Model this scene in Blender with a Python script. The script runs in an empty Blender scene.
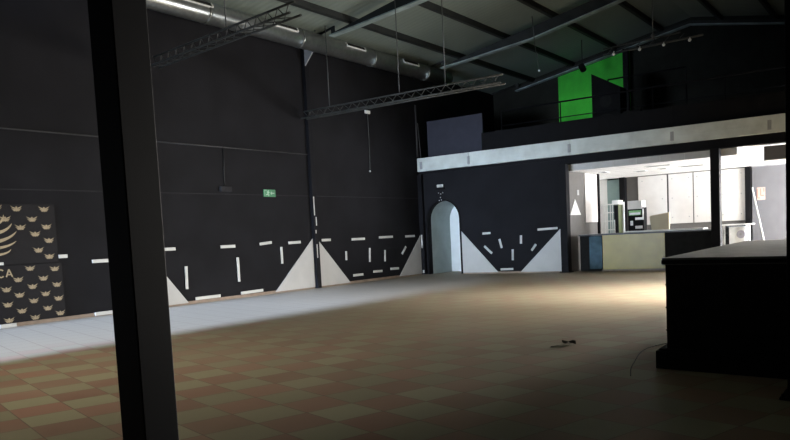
import bpy, bmesh, math, random
from mathutils import Vector, Matrix
random.seed(7)
S = bpy.context.scene
COL = S.collection
PI = math.pi

# ------------------------------------------------------------------ materials
def nodes_of(name):
    m = bpy.data.materials.new(name); m.use_nodes = True
    nt = m.node_tree
    b = nt.nodes['Principled BSDF']
    return m, nt, b

def mat(name, col, rough=0.6, metal=0.0, var=0.15, scale=3.0, spec=0.5, bump=0.0, emit=None, estr=0.0):
    """plain painted / metal surface with a noise driven wear"""
    m, nt, b = nodes_of(name)
    tc = nt.nodes.new('ShaderNodeTexCoord')
    nz = nt.nodes.new('ShaderNodeTexNoise'); nz.inputs['Scale'].default_value = scale
    nz.inputs['Detail'].default_value = 5
    nt.links.new(tc.outputs['Object'], nz.inputs['Vector'])
    rp = nt.nodes.new('ShaderNodeValToRGB')
    lo = [max(0, c * (1 - var)) for c in col]; hi = [min(1, c * (1 + var)) for c in col]
    rp.color_ramp.elements[0].position = .3; rp.color_ramp.elements[0].color = (*lo, 1)
    rp.color_ramp.elements[1].position = .7; rp.color_ramp.elements[1].color = (*hi, 1)
    nt.links.new(nz.outputs['Fac'], rp.inputs['Fac'])
    nt.links.new(rp.outputs['Color'], b.inputs['Base Color'])
    b.inputs['Roughness'].default_value = rough
    b.inputs['Metallic'].default_value = metal
    b.inputs['Specular IOR Level'].default_value = spec
    if bump:
        bp = nt.nodes.new('ShaderNodeBump'); bp.inputs['Strength'].default_value = bump
        bp.inputs['Distance'].default_value = .02
        nt.links.new(nz.outputs['Fac'], bp.inputs['Height'])
        nt.links.new(bp.outputs['Normal'], b.inputs['Normal'])
    if emit:
        b.inputs['Emission Color'].default_value = (*emit, 1)
        b.inputs['Emission Strength'].default_value = estr
    return m

def tile_floor():
    m, nt, b = nodes_of('checker_floor_tiles')
    L = nt.links.new
    tc = nt.nodes.new('ShaderNodeTexCoord')
    mp = nt.nodes.new('ShaderNodeMapping')
    mp.vector_type = 'TEXTURE'
    mp.inputs['Location'].default_value = (-5.109, 4.217, 0)
    mp.inputs['Rotation'].default_value = (0, 0, math.radians(-16.5))
    mp.inputs['Scale'].default_value = (.45, .45, 1)
    L(tc.outputs['Object'], mp.inputs['Vector'])
    ad = nt.nodes.new('ShaderNodeVectorMath'); ad.operation = 'MULTIPLY_ADD'
    ad.inputs[1].default_value = (1, 1, 0); ad.inputs[2].default_value = (0, 0, .5)
    L(mp.outputs['Vector'], ad.inputs[0])
    ck = nt.nodes.new('ShaderNodeTexChecker'); ck.inputs['Scale'].default_value = 1
    ck.inputs['Color1'].default_value = (.27, .262, .165, 1)
    ck.inputs['Color2'].default_value = (.275, .138, .10, 1)
    L(ad.outputs[0], ck.inputs['Vector'])
    # tile to tile variation
    fl = nt.nodes.new('ShaderNodeVectorMath'); fl.operation = 'FLOOR'
    L(ad.outputs[0], fl.inputs[0])
    wn = nt.nodes.new('ShaderNodeTexWhiteNoise'); L(fl.outputs[0], wn.inputs['Vector'])
    mr = nt.nodes.new('ShaderNodeMapRange'); mr.inputs['To Min'].default_value = .78; mr.inputs['To Max'].default_value = 1.15
    L(wn.outputs['Value'], mr.inputs['Value'])
    # grey dust film in broad patches, plus a painted wash by position
    nz = nt.nodes.new('ShaderNodeTexNoise'); nz.inputs['Scale'].default_value = .55; nz.inputs['Detail'].default_value = 7
    L(tc.outputs['Object'], nz.inputs['Vector'])
    mr2 = nt.nodes.new('ShaderNodeMapRange'); mr2.inputs['From Min'].default_value = .35; mr2.inputs['From Max'].default_value = .7
    mr2.inputs['To Min'].default_value = .10; mr2.inputs['To Max'].default_value = .48
    L(nz.outputs['Fac'], mr2.inputs['Value'])
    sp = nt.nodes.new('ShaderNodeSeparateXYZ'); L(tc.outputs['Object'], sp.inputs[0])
    lit_wash = nt.nodes.new('ShaderNodeMapRange'); lit_wash.inputs['From Min'].default_value = -9.6; lit_wash.inputs['From Max'].default_value = -11.5  # pattern fades where the daylight strip falls: its washed-out look put into the colour
    lit_wash.inputs['To Min'].default_value = 0; lit_wash.inputs['To Max'].default_value = .75
    L(sp.outputs['X'], lit_wash.inputs['Value'])
    db = nt.nodes.new('ShaderNodeMapRange'); db.inputs['From Min'].default_value = 4; db.inputs['From Max'].default_value = 10  # film colour also strengthens towards the back
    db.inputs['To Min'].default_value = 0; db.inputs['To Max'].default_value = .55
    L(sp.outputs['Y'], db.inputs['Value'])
    s1 = nt.nodes.new('ShaderNodeMath'); s1.operation = 'ADD'; L(lit_wash.outputs[0], s1.inputs[0]); L(db.outputs[0], s1.inputs[1])
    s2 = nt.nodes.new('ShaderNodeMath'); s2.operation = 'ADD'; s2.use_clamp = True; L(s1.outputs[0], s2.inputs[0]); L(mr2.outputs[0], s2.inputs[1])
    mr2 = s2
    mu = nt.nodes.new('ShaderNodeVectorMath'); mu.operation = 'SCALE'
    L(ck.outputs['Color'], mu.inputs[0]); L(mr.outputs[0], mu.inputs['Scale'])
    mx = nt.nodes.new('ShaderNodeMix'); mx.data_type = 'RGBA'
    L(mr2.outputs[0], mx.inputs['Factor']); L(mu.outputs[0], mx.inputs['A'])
    mx.inputs['B'].default_value = (.33, .275, .19, 1)  # dust tone, shared with the painted light wash
    # grout
    fr = nt.nodes.new('ShaderNodeVectorMath'); fr.operation = 'FRACTION'; L(ad.outputs[0], fr.inputs[0])
    sx = nt.nodes.new('ShaderNodeSeparateXYZ'); L(fr.outputs[0], sx.inputs[0])
    gm = []
    for k in ('X', 'Y'):
        s = nt.nodes.new('ShaderNodeMath'); s.operation = 'SUBTRACT'; s.inputs[1].default_value = .5
        L(sx.outputs[k], s.inputs[0])
        a = nt.nodes.new('ShaderNodeMath'); a.operation = 'ABSOLUTE'; L(s.outputs[0], a.inputs[0])
        g = nt.nodes.new('ShaderNodeMath'); g.operation = 'GREATER_THAN'; g.inputs[1].default_value = .489
        L(a.outputs[0], g.inputs[0]); gm.append(g)
    mm = nt.nodes.new('ShaderNodeMath'); mm.operation = 'MAXIMUM'
    L(gm[0].outputs[0], mm.inputs[0]); L(gm[1].outputs[0], mm.inputs[1])
    mg = nt.nodes.new('ShaderNodeMix'); mg.data_type = 'RGBA'
    L(mm.outputs[0], mg.inputs['Factor']); L(mx.outputs['Result'], mg.inputs['A'])
    mg.inputs['B'].default_value = (.17, .12, .085, 1)
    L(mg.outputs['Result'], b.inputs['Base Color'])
    b.inputs['Roughness'].default_value = .55
    b.inputs['Specular IOR Level'].default_value = .35
    return m

def panel_roof():
    m, nt, b = nodes_of('grey_roof_sheet')
    L = nt.links.new
    tc = nt.nodes.new('ShaderNodeTexCoord')
    wv = nt.nodes.new('ShaderNodeTexWave'); wv.wave_type = 'BANDS'; wv.bands_direction = 'Y'
    wv.inputs['Scale'].default_value = 1.6; wv.inputs['Distortion'].default_value = 0
    L(tc.outputs['Object'], wv.inputs['Vector'])
    bp = nt.nodes.new('ShaderNodeBump'); bp.inputs['Strength'].default_value = .25; bp.inputs['Distance'].default_value = .03
    L(wv.outputs['Fac'], bp.inputs['Height']); L(bp.outputs['Normal'], b.inputs['Normal'])
    nz = nt.nodes.new('ShaderNodeTexNoise'); nz.inputs['Scale'].default_value = .8
    L(tc.outputs['Object'], nz.inputs['Vector'])
    rp = nt.nodes.new('ShaderNodeValToRGB')
    rp.color_ramp.elements[0].color = (.15, .185, .165, 1); rp.color_ramp.elements[1].color = (.20, .235, .205, 1)
    L(nz.outputs['Fac'], rp.inputs['Fac']); L(rp.outputs['Color'], b.inputs['Base Color'])
    b.inputs['Roughness'].default_value = .7
    return m

def white_tiles():
    m, nt, b = nodes_of('white_ceiling_tiles')
    L = nt.links.new
    tc = nt.nodes.new('ShaderNodeTexCoord')
    br = nt.nodes.new('ShaderNodeTexBrick'); br.offset = 0
    br.inputs['Scale'].default_value = 1
    br.inputs['Brick Width'].default_value = .7; br.inputs['Row Height'].default_value = .7
    br.inputs['Mortar Size'].default_value = .008
    br.inputs['Color1'].default_value = (.90, .90, .89, 1); br.inputs['Color2'].default_value = (.87, .87, .87, 1)
    br.inputs['Mortar'].default_value = (.45, .45, .45, 1)
    L(tc.outputs['Object'], br.inputs['Vector']); L(br.outputs['Color'], b.inputs['Base Color'])
    b.inputs['Roughness'].default_value = .8
    return m

M = dict(
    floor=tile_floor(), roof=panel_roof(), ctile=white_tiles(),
    black_wall=mat('black_painted_wall', (.009, .009, .0112), .75, var=.22, scale=1.2, bump=.05, spec=.12),
    far_wall=mat('black_rear_wall', (.016, .017, .015), .8, var=.2, spec=.1),
    seam=mat('black_joint_strip', (.020, .020, .023), .7, spec=.15),
    steel=mat('black_painted_steel', (.006, .006, .008), .6, var=.2, spec=.10),
    roof_steel=mat('dark_grey_roof_steel', (.022, .025, .025), .6, var=.2, spec=.15),
    flange=mat('lit_rafter_flange', (.24, .30, .30), .5, var=.35),  # lit underside put into the colour, against the dark web
    fascia=mat('white_painted_fascia', (.55, .59, .57), .55, var=.16, scale=2.2),
    white_panel=mat('grey_white_board', (.45, .45, .445), .6, var=.06, scale=2),
    strip=mat('off_white_strip', (.52, .53, .51), .5, var=.08),
    skirting=mat('brown_skirting_tile', (.23, .17, .125), .6, var=.25, scale=4),
    stage=mat('black_stage_board', (.010, .010, .010), .7, var=.3, scale=6, spec=.12),
    stage_top=mat('worn_black_stage_top', (.055, .060, .048), .42, var=.6, scale=5, bump=.2, spec=.5),
    duct=mat('galvanised_duct', (.30, .315, .31), .30, metal=.85, var=.15, scale=8),
    duct_slot=mat('duct_slot_dark', (.01, .01, .01), .8),
    white_metal=mat('white_metal', (.72, .73, .72), .4),
    cable=mat('black_cable', (.012, .012, .012), .6),
    wire=mat('grey_wire', (.06, .065, .065), .5),
    truss=mat('dark_truss_tube', (.04, .042, .04), .5, spec=.3),
    conduit=mat('grey_conduit', (.035, .035, .037), .5),
    niche=mat('grey_green_passage_wall', (.42, .48, .46), .7, var=.08),
    niche_back=mat('pale_passage_end', (.70, .75, .78), .6, var=.05),
    bar_wall=mat('grey_brown_bar_wall', (.105, .10, .094), .75, var=.08),
    bar_light=mat('pale_bar_wall', (.70, .70, .69), .7, var=.05),
    teal=mat('teal_grey_door', (.20, .29, .28), .6, var=.08),
    board=mat('cream_window_board', (.62, .60, .575), .65, var=.05),
    olive=mat('olive_beige_gloss', (.35, .275, .045), .32, var=.10, scale=2.5),
    gloss_black=mat('gloss_black', (.012, .014, .016), .12),
    mirror=mat('blue_grey_gloss', (.05, .095, .12), .12, metal=.5, var=.5, scale=3),
    dark_top=mat('dark_counter_top', (.02, .02, .02), .35),
    worktop=mat('pale_worktop', (.55, .55, .53), .35),
    grey_door=mat('grey_sheet_door', (.135, .135, .145), .6, var=.06),
    tan=mat('tan_board', (.40, .345, .235), .6, var=.08),
    greenglass=mat('dark_green_cooler_door', (.045, .06, .022), .3, var=.3),
    greendisp=mat('green_panel', (.18, .42, .14), .4),
    black=mat('matt_black', (.005, .005, .006), .7, spec=.1),
    tile_grey=mat('grey_bulkhead_tile', (.55, .55, .55), .6, var=.06), grey=mat('mid_grey', (.30, .31, .32), .55),
    fan=mat('lilac_grey_grille', (.34, .34, .40), .5),
    paper=mat('pale_sign_face', (.50, .37, .33), .6, var=.03),
    red=mat('red_print', (.62, .16, .10), .6),
    green_wall=mat('green_painted_wall', (.025, .42, .02), .7, var=.12),
    blue_panel=mat('blue_grey_partition', (.040, .041, .055), .8, var=.08, spec=.1),
    banner=mat('black_banner_cloth', (.0045, .0045, .007), .6, var=.2, spec=.15),
    gold=mat('dull_gold_print', (.30, .23, .13), .5, var=.15, scale=9),
    exit=mat('green_exit_face', (.03, .20, .08), .5, emit=(.05, .32, .12), estr=.03),
    exitw=mat('white_exit_print', (.35, .5, .4), .5, emit=(.5, .8, .6), estr=.03),
    leaf=mat('dark_leaf', (.035, .03, .02), .7),
    window=mat('white_window_frame', (.7, .7, .7), .5),
)

# ------------------------------------------------------------------ mesh helpers
def box(bm, a, b, rot=None, piv=None, bev=0.0):
    a, b = Vector(a), Vector(b)
    lo = Vector((min(a.x, b.x), min(a.y, b.y), min(a.z, b.z))); hi = Vector((max(a.x, b.x), max(a.y, b.y), max(a.z, b.z)))
    r = bmesh.ops.create_cube(bm, size=1)
    vs = r['verts']
    for v in vs:
        v.co = Vector(((v.co.x + .5) * (hi.x - lo.x) + lo.x, (v.co.y + .5) * (hi.y - lo.y) + lo.y, (v.co.z + .5) * (hi.z - lo.z) + lo.z))
    if bev:
        es = list({e for v in vs for e in v.link_edges})
        r2 = bmesh.ops.bevel(bm, geom=es, offset=bev, segments=2, affect='EDGES', profile=.5)
        vs = list({v for f in r2['faces'] for v in f.verts} | {v for v in vs if v.is_valid})
    if rot is not None:
        p = Vector(piv) if piv is not None else (lo + hi) / 2
        for v in vs: v.co = rot @ (v.co - p) + p
    return vs

def bar(bm, p, q, w, h=None, up=(0, 0, 1)):
    """rectangular bar from p to q"""
    p, q = Vector(p), Vector(q); h = h or w
    d = (q - p).normalized(); u = Vector(up)
    if abs(d.dot(u)) > .98: u = Vector((0, 1, 0))
    s = d.cross(u).normalized(); t = s.cross(d).normalized()
    vs = []
    for e in (p, q):
        for a, b in ((-1, -1), (1, -1), (1, 1), (-1, 1)):
            vs.append(bm.verts.new(e + s * a * w / 2 + t * b * h / 2))
    F = [(0, 1, 2, 3), (7, 6, 5, 4), (0, 4, 5, 1), (1, 5, 6, 2), (2, 6, 7, 3), (3, 7, 4, 0)]
    for f in F: bm.faces.new([vs[i] for i in f])

def tube(bm, p, q, r, n=10, caps=True):
    p, q = Vector(p), Vector(q)
    d = (q - p).normalized(); u = Vector((0, 0, 1)) if abs(d.z) < .95 else Vector((1, 0, 0))
    s = d.cross(u).normalized(); t = s.cross(d)
    ra = [bm.verts.new(p + (s * math.cos(2 * PI * k / n) + t * math.sin(2 * PI * k / n)) * r) for k in range(n)]
    rb = [bm.verts.new(q + (s * math.cos(2 * PI * k / n) + t * math.sin(2 * PI * k / n)) * r) for k in range(n)]
    for k in range(n):
        f = bm.faces.new((ra[k], ra[(k + 1) % n], rb[(k + 1) % n], rb[k])); f.smooth = True
    if caps:
        bm.faces.new(list(reversed(ra))); bm.faces.new(rb)

def polytube(bm, pts, r, n=6):
    for a, b in zip(pts[:-1], pts[1:]): tube(bm, a, b, r, n)

def prism(bm, poly, axis, d0, d1):
    """polygon (u,v) extruded along axis: 'x' -> (d,u,v); 'y' -> (u,d,v); 'z' -> (u,v,d)"""
    def P(u, v, d): return {'x': (d, u, v), 'y': (u, d, v), 'z': (u, v, d)}[axis]
    A = [bm.verts.new(P(u, v, d0)) for u, v in poly]; B = [bm.verts.new(P(u, v, d1)) for u, v in poly]
    n = len(poly)
    bm.faces.new(A); bm.faces.new(list(reversed(B)))
    for k in range(n): bm.faces.new((A[k], B[k], B[(k + 1) % n], A[(k + 1) % n]))

def disc(bm, c, r, h, axis='y', n=20):
    c = Vector(c); d = {'x': Vector((1, 0, 0)), 'y': Vector((0, 1, 0)), 'z': Vector((0, 0, 1))}[axis]
    tube(bm, c - d * h / 2, c + d * h / 2, r, n)

def ball(bm, c, r, n=10):
    rr = bmesh.ops.create_icosphere(bm, subdivisions=2, radius=r)
    for v in rr['verts']: v.co += Vector(c)

def obj(name, bm, m, parent=None, loc=None):
    bmesh.ops.recalc_face_normals(bm, faces=bm.faces[:])
    me = bpy.data.meshes.new(name)
    if loc is not None:
        for v in bm.verts: v.co -= Vector(loc)
    bm.to_mesh(me); bm.free()
    o = bpy.data.objects.new(name, me); COL.objects.link(o)
    if m: me.materials.append(M[m] if isinstance(m, str) else m)
    if loc is not None: o.location = loc
    if parent is not None:
        o.parent = parent
        if parent.type == 'EMPTY' or True:
            o.location = Vector(loc or (0, 0, 0)) - world_loc(parent)
    return o

def world_loc(o):
    v = Vector((0, 0, 0))
    while o is not None:
        v += o.location; o = o.parent
    return v

def tag(o, label=None, cat=None, group=None, kind=None):
    if label: o['label'] = label
    if cat: o['category'] = cat
    if group: o['group'] = group
    if kind: o['kind'] = kind
    elif label: o['kind'] = 'thing'
    return o

def thing(name, loc, label, cat, group=None):
    o = bpy.data.objects.new(name, None); COL.objects.link(o); o.location = loc
    o.empty_display_size = .2
    return tag(o, label, cat, group)

def struct(name, bm, m, parent=None):
    o = obj(name, bm, m, parent)
    if parent is None: o['kind'] = 'structure'
    return o
B = bmesh.new

XL, XR, YF, YB, YR = -14.75, 1.2, -1.0, 22.3, 28.2
RID = -6.8
def zroof(x): return 7.13 + .19 * (min(x, 2 * RID - x) - XL)

# ------------------------------------------------------------------ shell
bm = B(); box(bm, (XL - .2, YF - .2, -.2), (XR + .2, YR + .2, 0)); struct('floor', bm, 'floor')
bm = B()
for s in (0, 1):
    x0, x1 = (XL - .2, RID) if s == 0 else (RID, XR + .2)
    z0, z1 = zroof(x0), zroof(x1)
    prism(bm, [(x0, z0), (x1, z1), (x1, z1 + .12), (x0, z0 + .12)], 'y', YF - .2, YR + .2)
struct('ceiling', bm, 'roof')
bm = B(); box(bm, (XL - .2, YF - .2, 0), (XL, YR + .2, 7.12)); struct('wall_left', bm, 'black_wall')
bm = B()   # right wall with the window of the bar
box(bm, (XR, YF - .2, 0), (XR + .2, 14.5, 7.12)); box(bm, (XR, 14.5, 3.1), (XR + .2, 18.7, 7.12)); box(bm, (XR, 18.7, 0), (XR + .2, 23.2, 7.12)); box(bm, (XR, 27.9, 0), (XR + .2, YR + .2, 7.12))
box(bm, (XR, 23.2, 0), (XR + .2, 27.9, .1)); box(bm, (XR, 23.2, 2.3), (XR + .2, 27.9, 7.12))
struct('wall_right', bm, 'black_wall')
bm = B(); prism(bm, [(XL - .2, 0), (XR + .2, 0), (XR + .2, 7.13), (RID, 8.63), (XL - .2, 7.13)], 'y', YR, YR + .2)
struct('wall_rear', bm, 'far_wall')
d0 = bpy.data.objects.new('added_roof_panel', None); COL.objects.link(d0); d0.location = (-8.2, 4.6, 8.35); d0['kind'] = 'structure'  # added panel under an unbroken roof, goes with the foreground fill lamp
bm = B(); prism(bm, [(-9.45, 8.115), (-6.95, 8.59), (-6.95, 8.60), (-9.45, 8.125)], 'y', 1.8, 7.4); obj('fill_panel', bm, 'strip', d0)
bm = B()
for y in (1.8, 7.4): prism(bm, [(-9.45, 8.08), (-6.95, 8.555), (-6.95, 8.60), (-9.45, 8.125)], 'y', y - .03, y + .03)
obj('fill_panel_frame', bm, 'roof_steel', d0)
bm = B()   # front wall behind the camera, with the wide entrance near the left wall
EX0, EX1, EZ = -14.6, -10.05, 3.1
box(bm, (XL - .2, YF - .2, 0), (EX0, YF, 7.1)); prism(bm, [(EX1, 0), (XR + .2, 0), (XR + .2, 7.1), (RID, 8.6), (EX1, 8.0)], 'y', YF - .2, YF)
prism(bm, [(EX0, EZ), (EX1, EZ), (EX1, 8.0), (EX0, 7.13)], 'y', YF - .2, YF)
struct('wall_front', bm, 'black_wall')

# partition under the mezzanine with an arched doorway
AX0, AX1, ASP, AR = -14.46, -13.16, 1.93, .65
AC = (AX0 + AX1) / 2
arc = [(AC + AR * math.cos(PI - PI * k / 20), ASP + AR * 1.0 * math.sin(PI * k / 20)) for k in range(21)]
bm = B()
ZP = 3.66
box(bm, (XL, YB, 0), (AX0, YB + .2, ZP)); box(bm, (AX1, YB, 0), (-9.2, YB + .2, ZP))
for (u0, v0), (u1, v1) in zip(arc[:-1], arc[1:]):
    prism(bm, [(u0, v0), (u1, v1), (u1, ZP), (u0, ZP)], 'y', YB, YB + .2)
struct('wall_back', bm, 'black_wall')

DEP = 1.5
d = thing('door_1', (AC, YB, 0), None, None); d['kind'] = 'structure'
outline = [(AX0, 0)] + arc + [(AX1, 0)]
bm = B()
for (u0, v0), (u1, v1) in zip(outline[:-1], outline[1:]):
    n = Vector((v1 - v0, 0, -(u1 - u0)))
    cx, cz = AC, 1.2
    def out(u, v, k=.04):
        w = Vector((u - AC, 0, max(0, v - ASP)))
        w = w.normalized() * k if w.length > 0 else Vector((0, 0, k))
        return (u + w.x, v + w.z)
    prism(bm, [(u0, v0), (u1, v1), out(u1, v1), out(u0, v0)], 'y', YB + .2, YB + DEP)
obj('passage_lining', bm, 'niche', d)
bm = B()
prism(bm, outline, 'y', YB + DEP, YB + DEP + .06)
obj('passage_end', bm, 'niche_back', d)
bm = B()
for (u0, v0), (u1, v1) in zip(outline[:-1], outline[1:]):
    prism(bm, [(u0, v0), (u1, v1), out(u1, v1, .06), out(u0, v0, .06)], 'y', YB - .025, YB - .001)
obj('door_frame', bm, 'black', d)

# skirting, joints
bm = B(); box(bm, (XL, YF, 0), (XL + .015, YB, .075)); struct('baseboard_left', bm, 'skirting')
bm = B()
box(bm, (-13.09, YB - .015, 0), (-9.4, YB, .06)); struct('baseboard_back', bm, 'skirting')
bm = B(); box(bm, (XL, YF, 2.715), (XL + .006, YB, 2.735)); struct('trim_1', bm, 'seam')

# mezzanine
bm = B()
box(bm, (XL, YB + .2, 3.55), (XR, YR, 4.1))
struct('mezzanine_floor', bm, 'black')
bm = B(); box(bm, (-9.2, YB - .02, 3.40), (XR, YB + .25, 3.66)); box(bm, (XL, YB - .02, 3.56), (-9.2, YB, 3.66))
o = obj('lintel_beam', bm, 'steel'); tag(o, 'black steel beam right under the long white fascia, over the bar opening', 'beam')

fb = thing('fascia_beam', (-6.8, YB, 3.65), 'long white painted beam along the front edge of the mezzanine', 'beam')
bm = B()
for k in range(4):
    x0, x1 = [(-14.72, -12.62), (-12.61, -9.02), (-9.01, -5.92), (-5.91, XR - .02)][k]
    box(bm, (x0, YB - .14, 3.66), (x1, YB + .0, 4.13), bev=.008)
obj('board', bm, 'fascia', fb)
for x in (-14.55, -12.62, -9.02, -5.92, -3.4):
    bm = B(); box(bm, (x - .05, YB - .165, 3.74), (x + .05, YB - .141, 4.0), bev=.006)
    box(bm, (x - .012, YB - .175, 3.84), (x + .012, YB - .165, 3.9))
    obj('joint_plate', bm, 'grey', fb)
bm = B(); box(bm, (-14.7, YB - .155, 3.86), (XR - .02, YB - .141, 3.885)); obj('ledge_rib', bm, 'fascia', fb)

# roof steel -------------------------------------------------------
def rafter(y, label, deps):
    t = thing('roof_rafter', (RID, y, 8.3), label, 'rafter', None)
    for s in (0, 1):
        def X(x): return x if s == 0 else 2 * RID - x
        xa, xm, xb = XL + .02, -13.6, RID
        xs = (xm, -12.7, -10.2, RID)
        lo = [(x, zroof(x) - d) for x, d in zip(xs, deps)]
        # thin over the duct at the eave, full depth under the purlins further in
        bm = B(); prism(bm, [(X(xa), zroof(xa) - .055), (X(xm), zroof(xm) - .055)] + [(X(x), z) for x, z in lo] +
                        [(X(xb), zroof(xb) - .175), (X(xm + .12), zroof(xm + .12) - .175), (X(xm + .12), zroof(xm + .12) - .005), (X(xa), zroof(xa) - .005)], 'y', y - .02, y + .02)
        obj('web', bm, 'roof_steel', t)
        bm = B(); prism(bm, [(X(x), z) for x, z in lo] + [(X(x), z - .035) for x, z in reversed(lo)], 'y', y - .11, y + .11)
        obj('lower_flange', bm, 'flange', t)
for y, lb in ((4.5, 'roof rafter nearest the camera, above the near black column'),
              (10.45, 'roof rafter of the frame second nearest the camera'),
              (16.45, 'roof rafter meeting the middle of the left wall, above the black wall column'),
              (22.3, 'roof rafter above the front edge of the mezzanine'),
              (28.0, 'farthest roof rafter, against the rear gable above the green wall')):
    rafter(y, lb, (.22, .32, .54, .52) if y < 27 else (.27, .28, .29, .30))

for k, x in enumerate((-12.9, -11.2, -9.5, -7.8, -5.8, -4.1, -2.4, -.7)):
    bm = B(); z = zroof(x)
    sl = .19 if x < RID else -.19
    prism(bm, [(x - .05, z - .17), (x + .05, z - .17 + .1 * sl), (x + .05, z + .1 * sl * .5), (x - .05, z - .1 * sl * .5)], 'y', YF, YR)
    o = obj('roof_purlin', bm, 'roof_steel')
    names = ['roof purlin closest to the left wall, beside the duct', 'second roof purlin in from the left wall', 'third roof purlin in from the left wall',
             'roof purlin just left of the ridge', 'roof purlin just right of the ridge',
             'second roof purlin right of the ridge', 'third roof purlin right of the ridge', 'roof purlin closest to the right wall']
    tag(o, names[k], 'purlin', 'steel purlins under the roof sheets')

# columns ---------------------------------------------------------
def column(x, y, w, dpt, top, label, m='steel', base=True):
    t = thing('steel_column', (x, y, 0), label, 'column')
    bm = B()
    # hollow section with a thin lip, so both faces and the corner weld read
    box(bm, (x - w / 2, y - dpt / 2, 0), (x + w / 2, y + dpt / 2, top), bev=.008)
    obj('shaft', bm, m, t)
    if base:
        bm = B(); box(bm, (x - w / 2 - .05, y - dpt / 2 - .05, 0), (x + w / 2 + .05, y + dpt / 2 + .05, .02), bev=.004)
        for sx in (-1, 1):
            for sy in (-1, 1):
                tube(bm, (x + sx * (w / 2 + .027), y + sy * (dpt / 2 + .027), .02), (x + sx * (w / 2 + .027), y + sy * (dpt / 2 + .027), .045), .012, 6)
        obj('base_plate', bm, m, t)
    return t
column(-4.16, 2.93, .25, .26, zroof(-4.16) - .2, 'large black steel column in the left foreground, running from floor to roof')
column(-.735, 6.42, .25, .25, zroof(-.735) - .55, 'black steel column cut by the right edge of the photo, in front of the stage')
t = column(-9.27, YB - .06, .24, .24, 3.4, 'black column at the left end of the bar opening, beside the white triangles')
column(-4.80, YB + .02, .24, .24, 3.4, 'black column standing in the middle of the bar opening')
def wall_column(y, label, wear):
    t = thing('steel_column', (XL, y, 0), label, 'column')
    bm = B(); box(bm, (XL, y - .09, 0), (XL + .12, y + .09, zroof(XL) - .07), bev=.006); obj('shaft', bm, 'steel', t)
    bm = B(); prism(bm, [(XL + .125, 6.46), (XL + .125, 7.0), (XL + .50, 7.0), (XL + .50, 6.85)], 'y', y - .10, y - .06)
    obj('gusset_plate', bm, 'grey', t)
    for z0, z1, dx in wear:
        bm = B(); box(bm, (XL + .12, y - .07 + dx, z0), (XL + .124, y - .03 + dx, z1)); obj('worn_patch', bm, 'white_panel', t)
wall_column(16.5, 'black column on the left wall, between two white triangles', [(2.15, 2.7, .0), (1.85, 2.1, .06), (.9, 1.3, .03), (1.62, 1.72, .02)])
wall_column(10.45, 'black column on the left wall, mostly behind the near column', [])
t = thing('corner_post', (XL + .12, YB - .1, 0), 'slim dark post in the far corner beside the arched doorway', 'post')
bm = B(); box(bm, (XL, YB - .14, 0), (XL + .17, YB - .005, 3.56), bev=.006); obj('shaft', bm, 'steel', t)
bm = B(); box(bm, (XL + .05, YB - .146, .95), (XL + .11, YB - .14, 1.42)); obj('worn_patch', bm, 'white_panel', t)
bm = B(); box(bm, (XL + .06, YB - .146, .06), (XL + .13, YB - .14, .16)); obj('worn_patch', bm, 'white_panel', t)
bm = B(); polytube(bm, [(XL + .04, YB - .1, 4.2), (XL + .04, YB - .1, 6.0)], .03, 8); polytube(bm, [(XL + .18, YB - .1, 4.15), (XL + .11, YB - .1, 5.35), (XL + .02, YB - .1, 5.4)], .015, 6)
tag(obj('riser_pipe', bm, 'conduit'), 'thin grey pipe rising in the corner above the left end of the white beam', 'pipe')

# duct -------------------------------------------------------------
t = thing('ventilation_duct', (-14.05, 10, 6.75), 'round galvanised air duct running high along the left wall', 'duct')
DX, DZ, DR = -13.95, 6.935, .25
bm = B(); tube(bm, (DX, YF + .02, DZ), (DX, 23.2, DZ), DR, 28); obj('duct_tube', bm, 'duct', t)
for y in (3.0, 6.0, 9.0, 12.2, 15.45, 18.7, 21.7):
    bm = B(); tube(bm, (DX, y - .04, DZ), (DX, y + .04, DZ), DR + .015, 28); obj('joint_ring', bm, 'duct', t)
a = math.radians(28)
for y in (9.2, 11.8, 14.75, 17.7, 20.6):
    s = bpy.data.objects.new
    bm = B()
    n = Vector((math.cos(a), 0, math.sin(a))); tg = Vector((-math.sin(a), 0, math.cos(a)))
    c = Vector((DX, y, DZ)) + n * (DR + .004)
    bar(bm, c - Vector((0, .40, 0)), c + Vector((0, .40, 0)), .1, .03, up=n)
    v = obj('air_slot', bm, 'duct_slot', t)
    bm = B()
    bar(bm, c - Vector((0, .44, 0)) - tg * .06, c + Vector((0, .44, 0)) - tg * .06, .02, .05, up=n)
    for e in (-.44, .44): bar(bm, c + Vector((0, e, 0)) - tg * .06, c + Vector((0, e, 0)) + tg * .06, .03, .05, up=n)
    obj('slot_rim', bm, 'white_metal', v)
for y in (4.5, 10.4, 16.4, 22.2):
    bm = B(); tube(bm, (DX, y - .25, DZ + DR - .02), (DX, y - .25, zroof(DX) + .01), .012, 6); obj('hanger_rod', bm, 'wire', t)

# trusses and hanging rigging ----------------------------------------
def truss(p, q, label, hang, lift=.0):
    p, q = Vector(p), Vector(q)
    t = thing('lighting_truss', (p + q) / 2, label, 'truss')
    d = (q - p).normalized(); s = d.cross(Vector((0, 0, 1))).normalized()
    h = .24
    offs = [s * h / 2, -s * h / 2, Vector((0, 0, h * .85))]
    bm = B()
    for o_ in offs: tube(bm, p + o_, q + o_, .022, 8)
    obj('chord', bm, 'truss', t)
    bm = B(); n = int((q - p).length / .3)
    for k in range(n):
        a0 = p + d * (k * .3); a1 = p + d * (k * .3 + .3)
        for i in range(3):
            tube(bm, a0 + offs[i], a1 + offs[(i + 1) % 3], .009, 5)
    obj('lacing', bm, 'truss', t)
    for f in hang:
        c = p + d * (f * (q - p).length) + offs[2]
        bm = B(); tube(bm, c, (c.x, c.y, zroof(c.x) + .01), .012, 6); obj('suspension_cable', bm, 'wire', t)
    return t
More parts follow.
